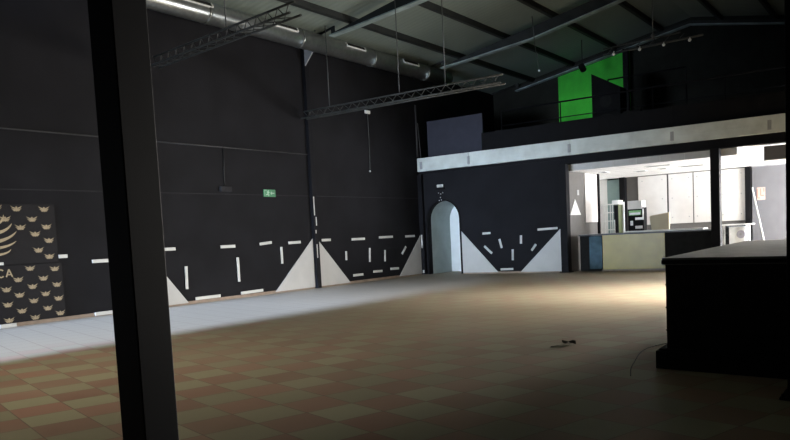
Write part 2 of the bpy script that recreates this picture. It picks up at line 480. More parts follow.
truss((-13.33, 10.18, 5.25), (-8.7, 9.6, 5.25), 'thin lighting truss hanging high left, right of the near column', (.57,))
truss((-14.6, 16.2, 4.92), (-8.2, 16.2, 4.92), 'thin lighting truss hanging across the room in front of the mezzanine corner', (.155, .53, .75))
t = thing('hanging_cable', (-9.9, 21.9, 6.3), 'thin loose cable hanging from the roof above the left part of the mezzanine', 'cable')
bm = B(); polytube(bm, [(-10.0, 21.9, zroof(-10.0) - .01), (-9.93, 21.9, 7.1), (-9.82, 21.9, 6.36)], .011, 6); obj('strand', bm, 'wire', t)
bm = B(); ball(bm, (-9.82, 21.9, 6.33), .035); obj('end_plug', bm, 'white_metal', t)
t = thing('bulb_bar', (-6.4, 22.0, 6.42), 'dark hanging bar with small pale bulbs in front of the rear gable', 'lamp bar')
bm = B(); tube(bm, (-7.8, 22, 6.45), (-5.0, 22, 6.5), .03, 8); tube(bm, (-7.8, 22, 6.63), (-5.6, 22, 6.68), .018, 8)
for k in range(6): tube(bm, (-7.7 + k * .4, 22, 6.45), (-7.5 + k * .4, 22, 6.64), .01, 5)
obj('rail', bm, 'truss', t)
for x in (-7.485, -6.724, -6.048, -5.344):
    bm = B(); ball(bm, (x, 21.96, 6.42), .045); tube(bm, (x, 21.96, 6.44), (x, 22, 6.5), .02, 6); obj('bulb', bm, 'white_metal', t)
bm = B(); tube(bm, (-6.35, 22, 6.65), (-6.35, 22, zroof(-6.35) + .01), .016, 6); ball(bm, (-6.35, 22, 6.74), .06); obj('suspension_cable', bm, 'wire', t)

# mezzanine furniture -------------------------------------------------
bm = B(); box(bm, (-14.55, YB + .35, 4.1), (-12.30, YB + .43, 5.45), bev=.006)
o = obj('partition_panel', bm, 'blue_panel'); tag(o, 'plain blue-grey panel standing on the left end of the mezzanine', 'panel')
bm = B(); box(bm, (-12.2, YB + .06, 4.1), (XR - .05, YB + .12, 4.74))
for x in (-10.4, -8.2, -6, -3.8, -1.6): box(bm, (x - .02, YB + .055, 4.1), (x + .02, YB + .06, 4.74))
tag(obj('parapet_board', bm, 'black'), 'low black kickboard along the mezzanine edge above the white beam', 'parapet')
def railing(x0, x1, y, zs, z0, posts, label, r=.025):
    t = thing('railing', ((x0 + x1) / 2, y, z0), label, 'railing')
    for i, z in enumerate(zs):
        bm = B(); tube(bm, (x0, y, z), (x1, y, z), r if i == 0 else r * .6, 8); obj('top_rail' if i == 0 else 'middle_rail', bm, 'steel', t)
    for x in posts:
        bm = B(); tube(bm, (x, y, z0), (x, y, zs[0]), r * .8, 8); obj('post', bm, 'steel', t)
railing(-11.6, .9, YB + .40, (5.42, 4.93), 4.1, (-11.6, -9.5, -6.6, -4.6, -2.6, -.6, .9), 'black tube railing along the mezzanine edge, crossing the green wall')
railing(-8.72, -6.2, 24.96, (6.3, 5.85), 4.1, (-8.72, -6.2), 'tall black handrail set back on the mezzanine, right of the black cabinet')
t = thing('loudspeaker', (-8.5, 24.5, 4.1), 'bulky black cabinet with a sloping top, right of the green wall upstairs', 'cabinet')
bm = B(); prism(bm, [(-9.05, 4.1), (-8.1, 4.1), (-8.1, 5.9), (-9.05, 6.45)], 'y', 24.3, 24.9); obj('cabinet_body', bm, 'black', t)
bm = B(); disc(bm, (-8.58, 24.29, 4.8), .3, .03); disc(bm, (-8.58, 24.29, 5.5), .2, .03); obj('speaker_cone', bm, 'stage', t)
bm = B(); box(bm, (-8.05, 24.35, 4.1), (-7.48, 24.9, 5.1), bev=.01); tag(obj('equipment_case', bm, 'black'), 'low black box beside the sloping black cabinet upstairs', 'case')
bm = B(); box(bm, (-9.12, 27.72, 4.1), (-8.93, 27.87, 7.86)); tag(obj('mezzanine_post', bm, 'steel'), 'dark upright post on the mezzanine behind the black cabinet', 'post')
bm = B(); prism(bm, [(-11.85, 4.1), (-9.0, 4.1), (-9.0, 7.90), (-11.85, 7.36)], 'y', YR - .02, YR - .001)
struct('wall_green', bm, 'green_wall')
sp = thing('spotlight', (-9.98, 26.0, 6.95), 'small dark spotlight hanging in front of the green wall', 'spotlight')
bm = B(); tube(bm, (-9.98, 26.05, 7.0), (-9.98, 25.85, 7.12), .11, 14); obj('housing', bm, 'black', sp)
bm = B(); tube(bm, (-9.98, 25.95, 7.1), (-9.98, 25.95, zroof(-9.98) + .01), .014, 6); obj('bracket', bm, 'steel', sp)

# left wall things ---------------------------------------------------
def tri_left(pts, label):
    bm = B(); prism(bm, pts, 'x', XL + .016, XL + .034)
    for k in range(1, 5):    # vertical board joints
        pass
    tag(obj('triangular_board', bm, 'white_panel'), label, 'wall board', 'white triangular boards along the walls')
tri_left([(10.56, .04), (11.74, .04), (10.56, 1.42)], 'white triangular board at the foot of the left wall, just right of the near column')
tri_left([(14.75, .04), (16.40, .04), (16.40, 1.47)], 'white triangular board left of the middle wall column')
tri_left([(16.60, .04), (18.06, .04), (16.60, 1.46)], 'white triangular board right of the middle wall column')
tri_left([(20.75, .04), (22.14, .04), (22.14, 1.40)], 'white triangular board at the far end of the left wall, beside the arched doorway')
def tri_back(pts, label):
    bm = B(); prism(bm, pts, 'y', YB - .034, YB - .016)
    tag(obj('triangular_board', bm, 'white_panel'), label, 'wall board', 'white triangular boards along the walls')
tri_back([(-13.08, .04), (-11.72, .04), (-13.08, 1.47)], 'white triangular board immediately right of the arched doorway')
tri_back([(-10.88, .04), (-9.41, .04), (-9.41, 1.43)], 'white triangular board left of the black column at the bar opening')

Ls = [  # y0,z0,y1,z1 on the left wall
 (8.49, 1.345, 8.68, 1.345, 'short white strip beside the right edge of the winged banner'),
 (9.24, 1.20, 9.69, 1.20, 'level white strip left of the near column, above the bottom strip'),
 (11.09, 1.38, 11.46, 1.38, 'level white strip just right of the near column, upper row'),
 (12.88, 1.37, 13.37, 1.37, 'level white strip above the second upright strip right of the near column'),
 (14.26, 1.39, 14.71, 1.42, 'slightly tilted white strip of the upper row, below the exit sign'),
 (15.38, 1.38, 15.88, 1.39, 'level white strip of the upper row, nearest left of the middle wall column'),
 (16.81, 1.41, 17.22, 1.41, 'level white strip nearest right of the middle wall column'),
 (18.24, 1.39, 18.91, 1.39, 'second level white strip right of the middle wall column, upper row'),
 (19.69, 1.41, 20.46, 1.41, 'third level white strip right of the middle wall column, upper row'),
 (21.21, 1.40, 21.79, 1.40, 'level white strip of the upper row nearest the arched doorway, on the left wall'),
 (11.74, 0.94, 11.72, 0.38, 'upright white strip above the tip of the triangle by the near column'),
 (13.43, 1.07, 13.43, 0.43, 'tall upright white strip midway between the near column and the middle wall column'),
 (15.08, 1.28, 15.08, 0.81, 'upright white strip above the sloping edge of the triangle left of the middle wall column'),
 (17.93, 1.03, 17.92, 0.75, 'short upright white strip nearest right of the middle wall column'),
 (19.15, 1.08, 19.12, 0.63, 'upright white strip at the centre of the bay right of the middle wall column'),
 (19.98, 0.98, 19.95, 0.60, 'upright white strip left of the leaning strip near the corner'),
 (20.97, 0.80, 21.22, 1.04, 'leaning white strip on the left wall near the arched doorway'),
 (7.16, .035, 7.48, .035, 'white strip at the foot of the winged banner', ),
 (9.21, .05, 9.72, .05, 'bottom white strip on the floor line left of the near column'),
 (11.96, 0.12, 12.76, 0.12, 'bottom white strip right of the triangle by the near column'),
 (13.47, 0.12, 14.27, 0.13, 'bottom white strip left of the triangle at the middle wall column'),
 (18.22, 0.25, 18.73, 0.25, 'lowest white strip of the bay right of the middle wall column, at its left'),
 (19.28, 0.30, 19.77, 0.29, 'low white strip at the centre of the bay right of the middle wall column'),
 (20.25, 0.33, 20.73, 0.32, 'low white strip beside the triangle at the far end of the left wall'),
]
for y0, z0, y1, z1, lb in Ls:
    bm = B(); x = XL + .0255
    bar(bm, (x, y0, z0), (x, y1, z1), .075, .019, up=(1, 0, 0))
    tag(obj('white_strip', bm, 'strip'), lb, 'strip', 'white strips on the dark walls')
Bs = [
 (-12.26, 1.36, -11.96, 1.37, 'short level white strip nearest right of the arched doorway, on the back wall'),
 (-12.21, 0.93, -11.93, 0.68, 'leaning white strip along the slope of the triangle right of the arched doorway'),
 (-11.63, 1.15, -11.55, 0.85, 'slightly tilted upright white strip on the back wall, left of centre'),
 (-10.83, 1.24, -10.84, 0.97, 'short upright white strip high on the back wall, right of centre'),
 (-11.15, 0.79, -11.16, 0.43, 'upright white strip low at the centre of the back wall'),
 (-10.47, 0.73, -10.31, 0.93, 'leaning white strip along the slope of the triangle beside the bar opening'),
 (-10.23, 1.40, -9.55, 1.42, 'long level white strip at the tip of the triangle beside the bar opening'),
 (-11.62, 0.13, -11.16, 0.14, 'bottom white strip between the two triangles of the back wall'),
]
for x0, z0, x1, z1, lb in Bs:
    bm = B(); y = YB - .0255
    bar(bm, (x0, y, z0), (x1, y, z1), .07, .019, up=(0, 1, 0))
    tag(obj('white_strip', bm, 'strip'), lb, 'strip', 'white strips on the dark walls')

# exit sign (green, white running figure and arrow)
t = thing('exit_sign', (XL + .02, 14.76, 2.78), 'small green emergency exit sign with white figure on the left wall', 'sign')
bm = B(); box(bm, (XL, 14.54, 2.675), (XL + .03, 14.98, 2.875), bev=.004); obj('sign_face', bm, 'exit', t)
bm = B(); xx = XL + .033
def wl(bm, pts, w=.022):
    for a_, b_ in zip(pts[:-1], pts[1:]): bar(bm, (xx, *a_), (xx, *b_), w, .004, up=(1, 0, 0))
disc(bm, (xx, 14.70, 2.84), .016, .004, 'x', 10)
wl(bm, [(14.70, 2.82), (14.685, 2.765)], .034); wl(bm, [(14.685, 2.765), (14.72, 2.735), (14.70, 2.695)]); wl(bm, [(14.685, 2.765), (14.655, 2.73), (14.62, 2.735)])
wl(bm, [(14.70, 2.81), (14.74, 2.785)]); wl(bm, [(14.70, 2.81), (14.65, 2.80)])
wl(bm, [(14.93, 2.775), (14.79, 2.775)]); wl(bm, [(14.83, 2.81), (14.79, 2.775), (14.83, 2.74)])
wl(bm, [(14.56, 2.695), (14.56, 2.855), (14.64, 2.855)], .012)
obj('pictogram', bm, 'exitw', t)

t = thing('conduit_line', (XL + .02, 12, 3.9), 'thin grey conduit along the left wall dropping to a small box', 'conduit')
bm = B(); tube(bm, (XL + .02, YF, 3.90), (XL + .02, 10.34, 3.915), .016, 8); tube(bm, (XL + .02, 10.56, 3.915), (XL + .02, 16.4, 3.93), .016, 8); obj('pipe_run', bm, 'conduit', t)
bm = B(); tube(bm, (XL + .02, 13.2, 3.92), (XL + .02, 13.15, 2.9), .013, 8); obj('drop_pipe', bm, 'cable', t)
bm = B(); box(bm, (XL, 12.98, 2.78), (XL + .09, 13.34, 2.92), bev=.01); box(bm, (XL + .09, 13.12, 2.82), (XL + .1, 13.2, 2.86)); obj('junction_box', bm, 'seam', t)
t = thing('hanging_wire', (XL + .03, 19.4, 5.4), 'thin wire hanging down the left wall from a small pale clip', 'wire')
bm = B(); polytube(bm, [(XL + .03, 19.4, 5.45), (XL + .025, 19.42, 4.6), (XL + .03, 19.38, 3.6)], .010, 6); obj('wire_strand', bm, 'wire', t)
bm = B(); box(bm, (XL, 19.28, 5.42), (XL + .06, 19.52, 5.52), bev=.01); obj('clip', bm, 'white_metal', t)
bm = B(); ball(bm, (XL + .03, 19.38, 3.57), .03); obj('end_plug', bm, 'white_metal', t)
t = thing('emergency_light', (-13.87, YB - .03, 3.1), 'small pale emergency light on the wall above the arched doorway', 'wall light')
bm = B(); box(bm, (-13.99, YB - .06, 3.05), (-13.75, YB, 3.15), bev=.01); obj('lens', bm, 'strip', t)
bm = B(); box(bm, (-14.05, YB - .04, 2.97), (-13.69, YB, 3.05), bev=.006); obj('base', bm, 'black', t)
for i, (dx, dz) in enumerate(((-.08, 2.86), (.01, 2.82), (.09, 2.86), (-.01, 2.70), (-.06, 2.60), (.03, 2.61))):
    bm = B(); ball(bm, (-13.87 + dx, YB - .022, dz), .018)
    tag(obj('pale_stud', bm, 'white_metal'), 'tiny pale stud on the wall between arched doorway and emergency light', 'stud', 'tiny studs above the arched doorway')

# winged banners ----------------------------------------------------
def emblem(bm, x, y, z, w):
    """small crown of two spread wings (three feathers a side) with a body"""
    for s in (-1, 1):
        for k, (r0, r1, ang) in enumerate(((.10, .50, 20), (.08, .42, 2), (.06, .30, -16))):
            an = math.radians(ang); c, sn = math.cos(an), math.sin(an)
            p0 = Vector((x, y + s * r0 * w * c, z + r0 * w * sn - .05 * w * k)); 
            p1 = Vector((x, y + s * r1 * w * c, z + r1 * w * sn - .05 * w * k + .06 * w))
            mid = (p0 + p1) / 2 + Vector((0, 0, -.05 * w))
            th = .045 * w
            prism(bm, [(p0.y, p0.z - th), (mid.y, mid.z - th), (p1.y, p1.z), (mid.y, mid.z + th), (p0.y, p0.z + th)], 'x', x, x + .003)
    prism(bm, [(y - .07 * w, z + .12 * w), (y, z + .2 * w), (y + .07 * w, z + .12 * w), (y + .06 * w, z - .16 * w), (y, z - .24 * w), (y - .06 * w, z - .16 * w)], 'x', x, x + .003)

bx = XL + .02
t = thing('winged_banner', (bx, 7.6, 1.8), 'upper black banner printed with gold wings, on the left wall at photo edge', 'banner')
bm = B(); box(bm, (XL + .004, 5.6, 1.24), (bx, 8.48, 2.43))
obj('cloth', bm, 'banner', t)
bm = B()
for (y, z) in ((7.69, 2.34), (8.26, 2.33), (7.45, 2.14), (7.99, 2.13), (8.28, 1.97), (8.03, 1.83), (8.31, 1.69), (8.07, 1.50), (8.29, 1.36), (7.74, 1.97), (7.3, 2.36), (6.9, 2.2)):
    bm = B(); emblem(bm, bx + .001, y, z, .25); obj('wing_emblem', bm, 'gold', t)
bm = B()
# large spread wing: curved feathers sweeping up to the right
for zc, (ty, tz), th in ((1.86, (7.57, 2.05), .045), (1.70, (7.65, 1.89), .045), (1.585, (7.63, 1.70), .036), (1.455, (7.51, 1.54), .03), (2.02, (7.42, 2.22), .04)):
    up_, lo_ = [], []
    p0, p1, p2 = Vector((6.75, zc - .02)), Vector((7.44, zc - .06)), Vector((ty, tz))
    for i in range(11):
        f = i / 10
        p = p0 * (1 - f) ** 2 + p1 * 2 * f * (1 - f) + p2 * f * f
        tn = ((p1 - p0) * (1 - f) + (p2 - p1) * f).normalized(); nn = Vector((-tn.y, tn.x))
        w_ = th * (1 - f) ** .6 * min(1, .3 + f * 2) + .002
        up_.append(tuple(p + nn * w_)); lo_.append(tuple(p - nn * w_))
    prism(bm, lo_ + up_[::-1], 'x', bx + .001, bx + .005)
obj('large_wing', bm, 'gold', t)
bm = B(); box(bm, (bx, 7.25, 1.235), (bx + .004, 7.34, 1.29)); obj('tape_tab', bm, 'strip', t)

t = thing('winged_banner', (bx, 7.6, .6), 'lower black banner printed with gold wings and lettering, on the left wall at photo edge', 'banner')
bm = B(); box(bm, (XL + .004, 5.6, .08), (bx, 8.54, 1.215)); obj('cloth', bm, 'banner', t)
bm = B()
for (y, z) in ((7.86, 1.14), (8.38, 1.10), (7.60, .93), (8.12, .92), (8.40, .77), (7.88, .77), (8.14, .60), (8.41, .48), (7.60, .62), (7.88, .48), (8.16, .30), (8.42, .17), (7.62, .30), (7.88, .14), (7.35, .75), (7.35, .45), (7.35, .14)):
    bm = B(); emblem(bm, bx + .001, y, z, .24); obj('wing_emblem', bm, 'gold', t)
bm = B()   # the letters C and A
def stroke(pts, w=.026):
    for a_, b_ in zip(pts[:-1], pts[1:]): bar(bm, (bx + .003, *a_), (bx + .003, *b_), w, .004, up=(1, 0, 0))
cy, cz, cr = 7.27, 1.07, .075
stroke([(cy + cr * math.cos(math.radians(q)) * .85, cz + cr * math.sin(math.radians(q))) for q in range(45, 320, 18)])
stroke([(7.37, .995), (7.43, 1.145), (7.49, .995)]); stroke([(7.395, 1.04), (7.465, 1.04)], .02)
obj('lettering', bm, 'gold', t)

# stage ---------------------------------------------------------------
t = thing('stage', (-.9, 9.5, 0), 'black wooden stage block at the right, with a worn top', 'stage')
P0, P1, P2, P3 = (-2.05, 7.30), (.9, 6.92), (.9, 12.9), (-2.27, 12.45)
def inset(k):
    return [(P0[0] + k, P0[1] + k), (P1[0], P1[1] + k), (P2[0], P2[1] - k), (P3[0] + k, P3[1] - k)]
bm = B(); prism(bm, inset(.01), 'z', .16, 1.0)
for z in (.36, .58, .8):   # horizontal plank battens
    prism(bm, inset(.004), 'z', z, z + .012)
obj('body', bm, 'stage', t)
bm = B(); prism(bm, inset(-.075), 'z', 0, .17); prism(bm, inset(-.05), 'z', .17, .19); obj('plinth', bm, 'stage', t)
bm = B(); prism(bm, inset(-.015), 'z', 1.0, 1.066)
obj('stage_top', bm, 'stage_top', t)
bm = B(); prism(bm, inset(-.02), 'z', 1.01, 1.045); obj('edge_trim', bm, 'stage', t)

# debris
t = thing('dry_leaf', (-3.51, 8.42, 0), 'dark curled scrap lying on the open floor left of the stage', 'leaf')
bm = B()
for k in range(10):
    a0, a1 = k / 10 * 2 * PI, (k + 1) / 10 * 2 * PI
    def pt(a_): return Vector((-3.51 + .09 * math.cos(a_), 8.42 + .055 * math.sin(a_), .012 + .035 * abs(math.sin(a_ * 1.5))))
    c0 = Vector((-3.51, 8.42, .03)); vv = [bm.verts.new(p) for p in (c0, pt(a0), pt(a1))]; bm.faces.new(vv)
    vv = [bm.verts.new(p - Vector((0, 0, .01))) for p in (c0, pt(a1), pt(a0))]; bm.faces.new(vv)
obj('blade', bm, 'leaf', t)
bm = B(); polytube(bm, [(-3.47, 8.38, .02), (-3.54, 8.25, .01), (-3.62, 8.13, .006)], .003, 6); obj('stalk', bm, 'leaf', t)
ctl = [Vector(p) for p in ((-2.16, 6.55), (-2.22, 6.75), (-2.33, 7.1), (-2.43, 7.55), (-2.52, 8.0), (-2.54, 8.4), (-2.44, 8.75), (-2.30, 8.9), (-2.26, 8.95))]
pts = []
for k in range(1, len(ctl) - 2):
    p0, p1, p2, p3 = ctl[k - 1:k + 3]
    for i in range(6):
        f = i / 6
        q = .5 * (2 * p1 + (p2 - p0) * f + (2 * p0 - 5 * p1 + 4 * p2 - p3) * f * f + (3 * p1 - p0 - 3 * p2 + p3) * f ** 3)
        pts.append((q.x, q.y, .006))
bm = B(); polytube(bm, pts, .005, 6)
tag(obj('floor_cable', bm, 'cable'), 'thin dark cable lying on the floor beside the corner of the stage', 'cable')

# ------------------------------------------------------------------ bar
bm = B(); box(bm, (-10.6, YB + .28, 3.2), (-4.28, YR, 3.5)); prism(bm, [(YB + .26, 3.44), (24.4, 3.2), (YR, 3.2), (YR, 3.5), (YB + .26, 3.5)], 'x', -4.28, XR)
struct('ceiling_bar', bm, 'ctile')
bm = B()
for k in range(7): box(bm, (-9.18 + k * .7, YB + .252, 3.205), (-9.18 + k * .7 + .69, YB + .279, 3.5))
struct('trim_2', bm, 'tile_grey')
for x, y, w, l, lb in ((-6.8, 23.78, .75, .22, 'long dark slot vent in the white bar ceiling nearest the front'), (-6.1, 25.1, .75, .3, 'long dark slot vent in the bar ceiling behind the first one'),
                   (-7.85, 25.45, .35, .3, 'short dark vent in the bar ceiling, at the left'), (-7.05, 25.2, .25, .25, 'smallest square vent in the bar ceiling between two others'),
                   (-8.72, 24.35, .2, .4, 'dark vent in the bar ceiling beside the white wall board')):
    t = thing('ceiling_vent', (x, y, 3.2), lb, 'vent')
    bm = B(); box(bm, (x - w / 2, y - l / 2, 3.188), (x + w / 2, y + l / 2, 3.199)); obj('opening', bm, 'black', t)
    bm = B()
    for s in (-1, 1):
        box(bm, (x - w / 2 - .02, y + s * l / 2 - .015, 3.182), (x + w / 2 + .02, y + s * l / 2 + .015, 3.199))
        box(bm, (x + s * w / 2 - .015, y - l / 2, 3.182), (x + s * w / 2 + .015, y + l / 2, 3.199))
    obj('vent_frame', bm, 'white_metal', t)
t = thing('shutter_box', (-2.4, 22.85, 3.1), 'grey box under the bar ceiling at the right edge, above the grey door', 'box')
bm = B(); box(bm, (-3.62, 22.62, 2.99), (-1.2, 22.9, 3.36), bev=.01); obj('casing', bm, 'grey_door', t)
bm = B(); box(bm, (-3.63, 22.61, 2.965), (-1.2, 22.91, 2.989)); ball(bm, (-3.0, 22.61, 3.0), .02); obj('bottom_rail', bm, 'white_metal', t)

bm = B(); box(bm, (-9.35, YB + .2, 0), (-9.2, 25.0, 3.2)); struct('wall_bar_left', bm, 'bar_wall')
bm = B(); box(bm, (-10.75, 24.85, 0), (-9.35, 25.0, 3.2)); box(bm, (-10.75, 25, 0), (-10.6, YR, 3.2)); struct('wall_bar_side', bm, 'bar_light')
bm = B(); box(bm, (-10.6, YR - .04, 0), (-9.98, YR - .001, 3.2)); struct('wall_bar_corner', bm, 'bar_light')
bm = B(); box(bm, (-9.22, YR - .06, 0), (XR, YR - .001, 3.2)); struct('wall_bar_back', bm, 'bar_wall')
d = thing('door_2', (-9.7, YR - .03, 0), None, None); d['kind'] = 'structure'
bm = B(); box(bm, (-9.97, YR - .08, 0), (-9.43, YR - .002, 3.15), bev=.005); obj('door_leaf', bm, 'teal', d)
bm = B(); box(bm, (-9.45, YR - .14, 1.0), (-9.5, YR - .08, 1.12)); obj('door_handle', bm, 'grey', d)
bm = B(); box(bm, (-9.43, YR - .3, 0), (-9.22, YR - .05, 3.2), bev=.006); tag(obj('dark_post', bm, 'black'), 'dark square post in the bar behind the glass-fronted cooler', 'post')
# white board and frame on the bar's left wall
bm = B(); box(bm, (-9.2, 23.76, 1.56), (-9.165, 24.86, 3.18), bev=.005); tag(obj('tall_board', bm, 'board'), 'tall white board on the left side wall of the bar', 'board')
bm = B(); box(bm, (-9.2, 24.9, 0), (-9.13, 25.02, 3.2), bev=.004); tag(obj('frame_post', bm, 'black'), 'slim dark upright at the rear edge of the tall white bar board', 'post')
bm = B(); prism(bm, [(22.47, 1.81), (23.37, 1.81), (22.90, 2.32)], 'x', -9.199, -9.18); tag(obj('triangular_board', bm, 'strip'), 'small white triangle high on the grey side wall of the bar', 'wall board')
bm = B(); box(bm, (-9.199, 23.12, 2.45), (-9.19, 23.28, 2.62)); tag(obj('faint_plate', bm, 'grey'), 'small faint plate on the grey wall beside the white triangle', 'plate')
# window boards on the back
for x0, x1, lb in ((-8.78, -7.74, 'tall cream board on the bar back wall, leftmost, behind the tan box'), (-7.67, -6.83, 'tall cream board on the bar back wall, second from left'),
                   (-6.79, -6.02, 'tall cream board on the bar back wall, left of the middle black column'), (-5.95, -5.09, 'tall cream board on the bar back wall, right of the middle black column')):
    t = thing('window_board', ((x0 + x1) / 2, YR - .09, 1.37), lb, 'board')
    bm = B(); box(bm, (x0, YR - .11, 1.37), (x1, YR - .061, 3.17), bev=.006); obj('board_face', bm, 'board', t)
    bm = B()
    for k in range(3):
        for s in (.15, .85): disc(bm, (x0 + (x1 - x0) * s, YR - .113, 1.6 + k * .7), .02, .006, 'y', 8)
    obj('fixing', bm, 'grey', t)
bm = B(); box(bm, (-5.08, YR - .22, 0), (-4.90, YR - .06, 3.2), bev=.005); tag(obj('dark_post', bm, 'black'), 'dark post between the right cream board and the grey door', 'post')
d = thing('door_3', (-3.7, YR - .1, 0), None, None); d['kind'] = 'structure'
bm = B(); box(bm, (-4.87, YR - .13, 0), (-2.6, YR - .061, 3.16), bev=.004); obj('door_leaf', bm, 'grey_door', d)
bm = B(); box(bm, (-4.88, YR - .14, 3.16), (-2.58, YR - .061, 3.2)); obj('door_track', bm, 'grey', d)
t = thing('safety_sign', (-4.6, YR - .14, 2.2), 'pale square safety sign with red marks on the grey door', 'sign')
bm = B(); box(bm, (-4.72, YR - .14, 2.03), (-4.46, YR - .131, 2.46)); obj('plate', bm, 'paper', t)
bm = B(); yy = YR - .143
for a_, b_ in (((-4.70, 2.42), (-4.70, 2.10)), ((-4.70, 2.10), (-4.62, 2.10)), ((-4.60, 2.42), (-4.60, 2.18)), ((-4.60, 2.18), (-4.50, 2.18)), ((-4.50, 2.42), (-4.50, 2.30))):
    bar(bm, (a_[0], yy, a_[1]), (b_[0], yy, b_[1]), .022, .004, up=(0, 1, 0))
obj('print', bm, 'red', t)
bm = B(); bar(bm, (-4.86, YR - .18, 2.48), (-4.33, YR - .55, .02), .04, .04); tag(obj('leaning_batten', bm, 'strip'), 'white batten leaning against the grey door', 'batten')

# counter
t = thing('bar_counter', (-6.4, 22.9, 0), 'long bar counter with olive front panel and black ends', 'counter')
bm = B(); box(bm, (-8.9, 22.52, .02), (-4.95, 23.15, 1.12)); obj('body', bm, 'black', t)
bm = B(); box(bm, (-8.93, 22.44, 1.12), (-4.93, 23.2, 1.17), bev=.008); obj('counter_top', bm, 'dark_top', t)
bm = B(); box(bm, (-8.17, 22.49, .06), (-6.28, 22.519, 1.12), bev=.004); obj('olive_panel', bm, 'olive', t)
bm = B(); box(bm, (-8.60, 22.495, .08), (-8.19, 22.519, 1.10), bev=.004); obj('gloss_panel', bm, 'mirror', t)
bm = B(); box(bm, (-8.9, 22.50, .02), (-8.61, 22.519, 1.12)); obj('black_panel', bm, 'stage', t)
bm = B(); box(bm, (-6.26, 22.50, .02), (-4.95, 22.519, 1.12)); obj('black_panel', bm, 'stage', t)
bm = B(); box(bm, (-6.26, 22.46, .38), (-4.95, 22.5, .43)); obj('foot_ledge', bm, 'stage', t)
bm = B(); box(bm, (-8.2, 22.47, 0), (-6.25, 22.52, .055)); obj('kickboard', bm, 'skirting', t)
# back counter
t = thing('back_counter', (-6.2, 24.1, 0), 'back counter with pale worktop behind the bar', 'counter')
bm = B(); box(bm, (-7.9, 23.9, 0), (-5.55, 24.4, 1.16)); obj('cabinet', bm, 'black', t)
bm = B(); box(bm, (-7.92, 23.86, 1.16), (-5.5, 24.42, 1.205), bev=.006); obj('worktop', bm, 'worktop', t)
# shelf unit
t = thing('shelf_unit', (-8.9, 25.25, 0), 'open white shelf unit at the left behind the bar', 'shelf')
for x in (-9.12, -8.92, -8.74):
    bm = B(); box(bm, (x - .012, 25.1, 0), (x + .012, 25.13, 2.15)); box(bm, (x - .012, 25.4, 0), (x + .012, 25.43, 2.15)); obj('upright', bm, 'white_metal', t)
for z in (.5, 1.27, 1.57, 1.86, 2.14):
    bm = B(); box(bm, (-9.13, 25.09, z - .015), (-8.73, 25.44, z + .015)); obj('shelf', bm, 'white_metal', t)
# cooler
t = thing('bottle_cooler', (-8.42, 25.0, 0), 'tall narrow dark green cooler with white top, behind the bar', 'cooler')
bm = B(); box(bm, (-8.66, 25.02, 0), (-8.5, 25.38, 2.12), bev=.006); obj('body', bm, 'greenglass', t)
bm = B(); box(bm, (-8.65, 25.0, .1), (-8.505, 25.019, 2.08)); obj('front_door', bm, 'black', t)
bm = B(); box(bm, (-8.64, 24.98, 1.0), (-8.62, 24.999, 1.6)); obj('handle', bm, 'white_metal', t)
bm = B(); box(bm, (-8.70, 24.98, 2.12), (-8.47, 25.4, 2.26), bev=.006); obj('top_cap', bm, 'white_metal', t)
bm = B(); box(bm, (-8.49, 25.38, 0), (-8.42, 25.42, 2.2), bev=.004); obj('side_rail', bm, 'white_metal', t)
# coffee machine stack
t = thing('coffee_machine', (-7.62, 24.15, 1.205), 'tall black appliance with white top box and green panel, on the back counter', 'appliance')
bm = B(); box(bm, (-7.86, 24.05, 1.205), (-7.36, 24.4, 1.95), bev=.006); obj('body', bm, 'black', t)
bm = B(); box(bm, (-7.86, 24.02, 1.90), (-7.40, 24.4, 2.17), bev=.01); obj('top_box', bm, 'board', t)
bm = B(); box(bm, (-7.83, 24.03, 1.70), (-7.43, 24.05, 1.86), bev=.004); obj('green_panel', bm, 'greendisp', t)
bm = B(); box(bm, (-7.80, 24.01, 1.72), (-7.46, 24.03, 1.79)); box(bm, (-7.62, 24.01, 1.55), (-7.38, 24.05, 1.63)); box(bm, (-7.39, 24.02, 1.55), (-7.36, 24.05, 1.9)); obj('white_trim', bm, 'white_metal', t)
bm = B(); box(bm, (-7.78, 24.01, 1.38), (-7.70, 24.05, 1.53), bev=.006); obj('spout', bm, 'white_metal', t)
bm = B(); box(bm, (-7.62, 24.0, 1.27), (-7.40, 24.05, 1.36), bev=.006); obj('drip_tray', bm, 'board', t)
bm = B(); prism(bm, [(-7.10, 1.205), (-6.56, 1.205), (-6.56, 1.74), (-7.13, 1.66), (-7.16, 1.62)], 'y', 24.0, 24.12)
tag(obj('tan_board', bm, 'tan'), 'tan board standing on the back counter, before the cream boards', 'board')
# white table and outdoor unit
t = thing('white_table', (-4.95, 26.2, 0), 'white table right of the middle black column, behind the stage', 'table')
bm = B(); box(bm, (-5.48, 25.95, 1.22), (-4.52, 26.5, 1.26), bev=.006); obj('table_top', bm, 'white_metal', t)
for x in (-5.45, -4.68):
    for y in (26.0, 26.45):
        bm = B(); box(bm, (x - .025, y - .025, 0), (x + .025, y + .025, 1.22)); obj('leg', bm, 'white_metal', t)
bm = B(); box(bm, (-5.4, 26.4, .1), (-4.75, 26.42, 1.2)); obj('back_panel', bm, 'gloss_black', t)
bm = B(); box(bm, (-5.42, 26.05, .30), (-4.72, 26.38, .34)); obj('low_shelf', bm, 'white_metal', t)
t = thing('air_conditioner', (-5.0, 26.2, .34), 'white unit with round grey fan grille under the white table', 'air conditioner')
bm = B(); box(bm, (-5.23, 26.08, .34), (-4.73, 26.38, 1.17), bev=.012); obj('casing', bm, 'white_metal', t)
bm = B(); disc(bm, (-4.87, 26.075, .92), .13, .02); obj('fan_grille', bm, 'fan', t)
bm = B(); disc(bm, (-4.87, 26.06, .92), .035, .02); obj('fan_hub', bm, 'grey', t)

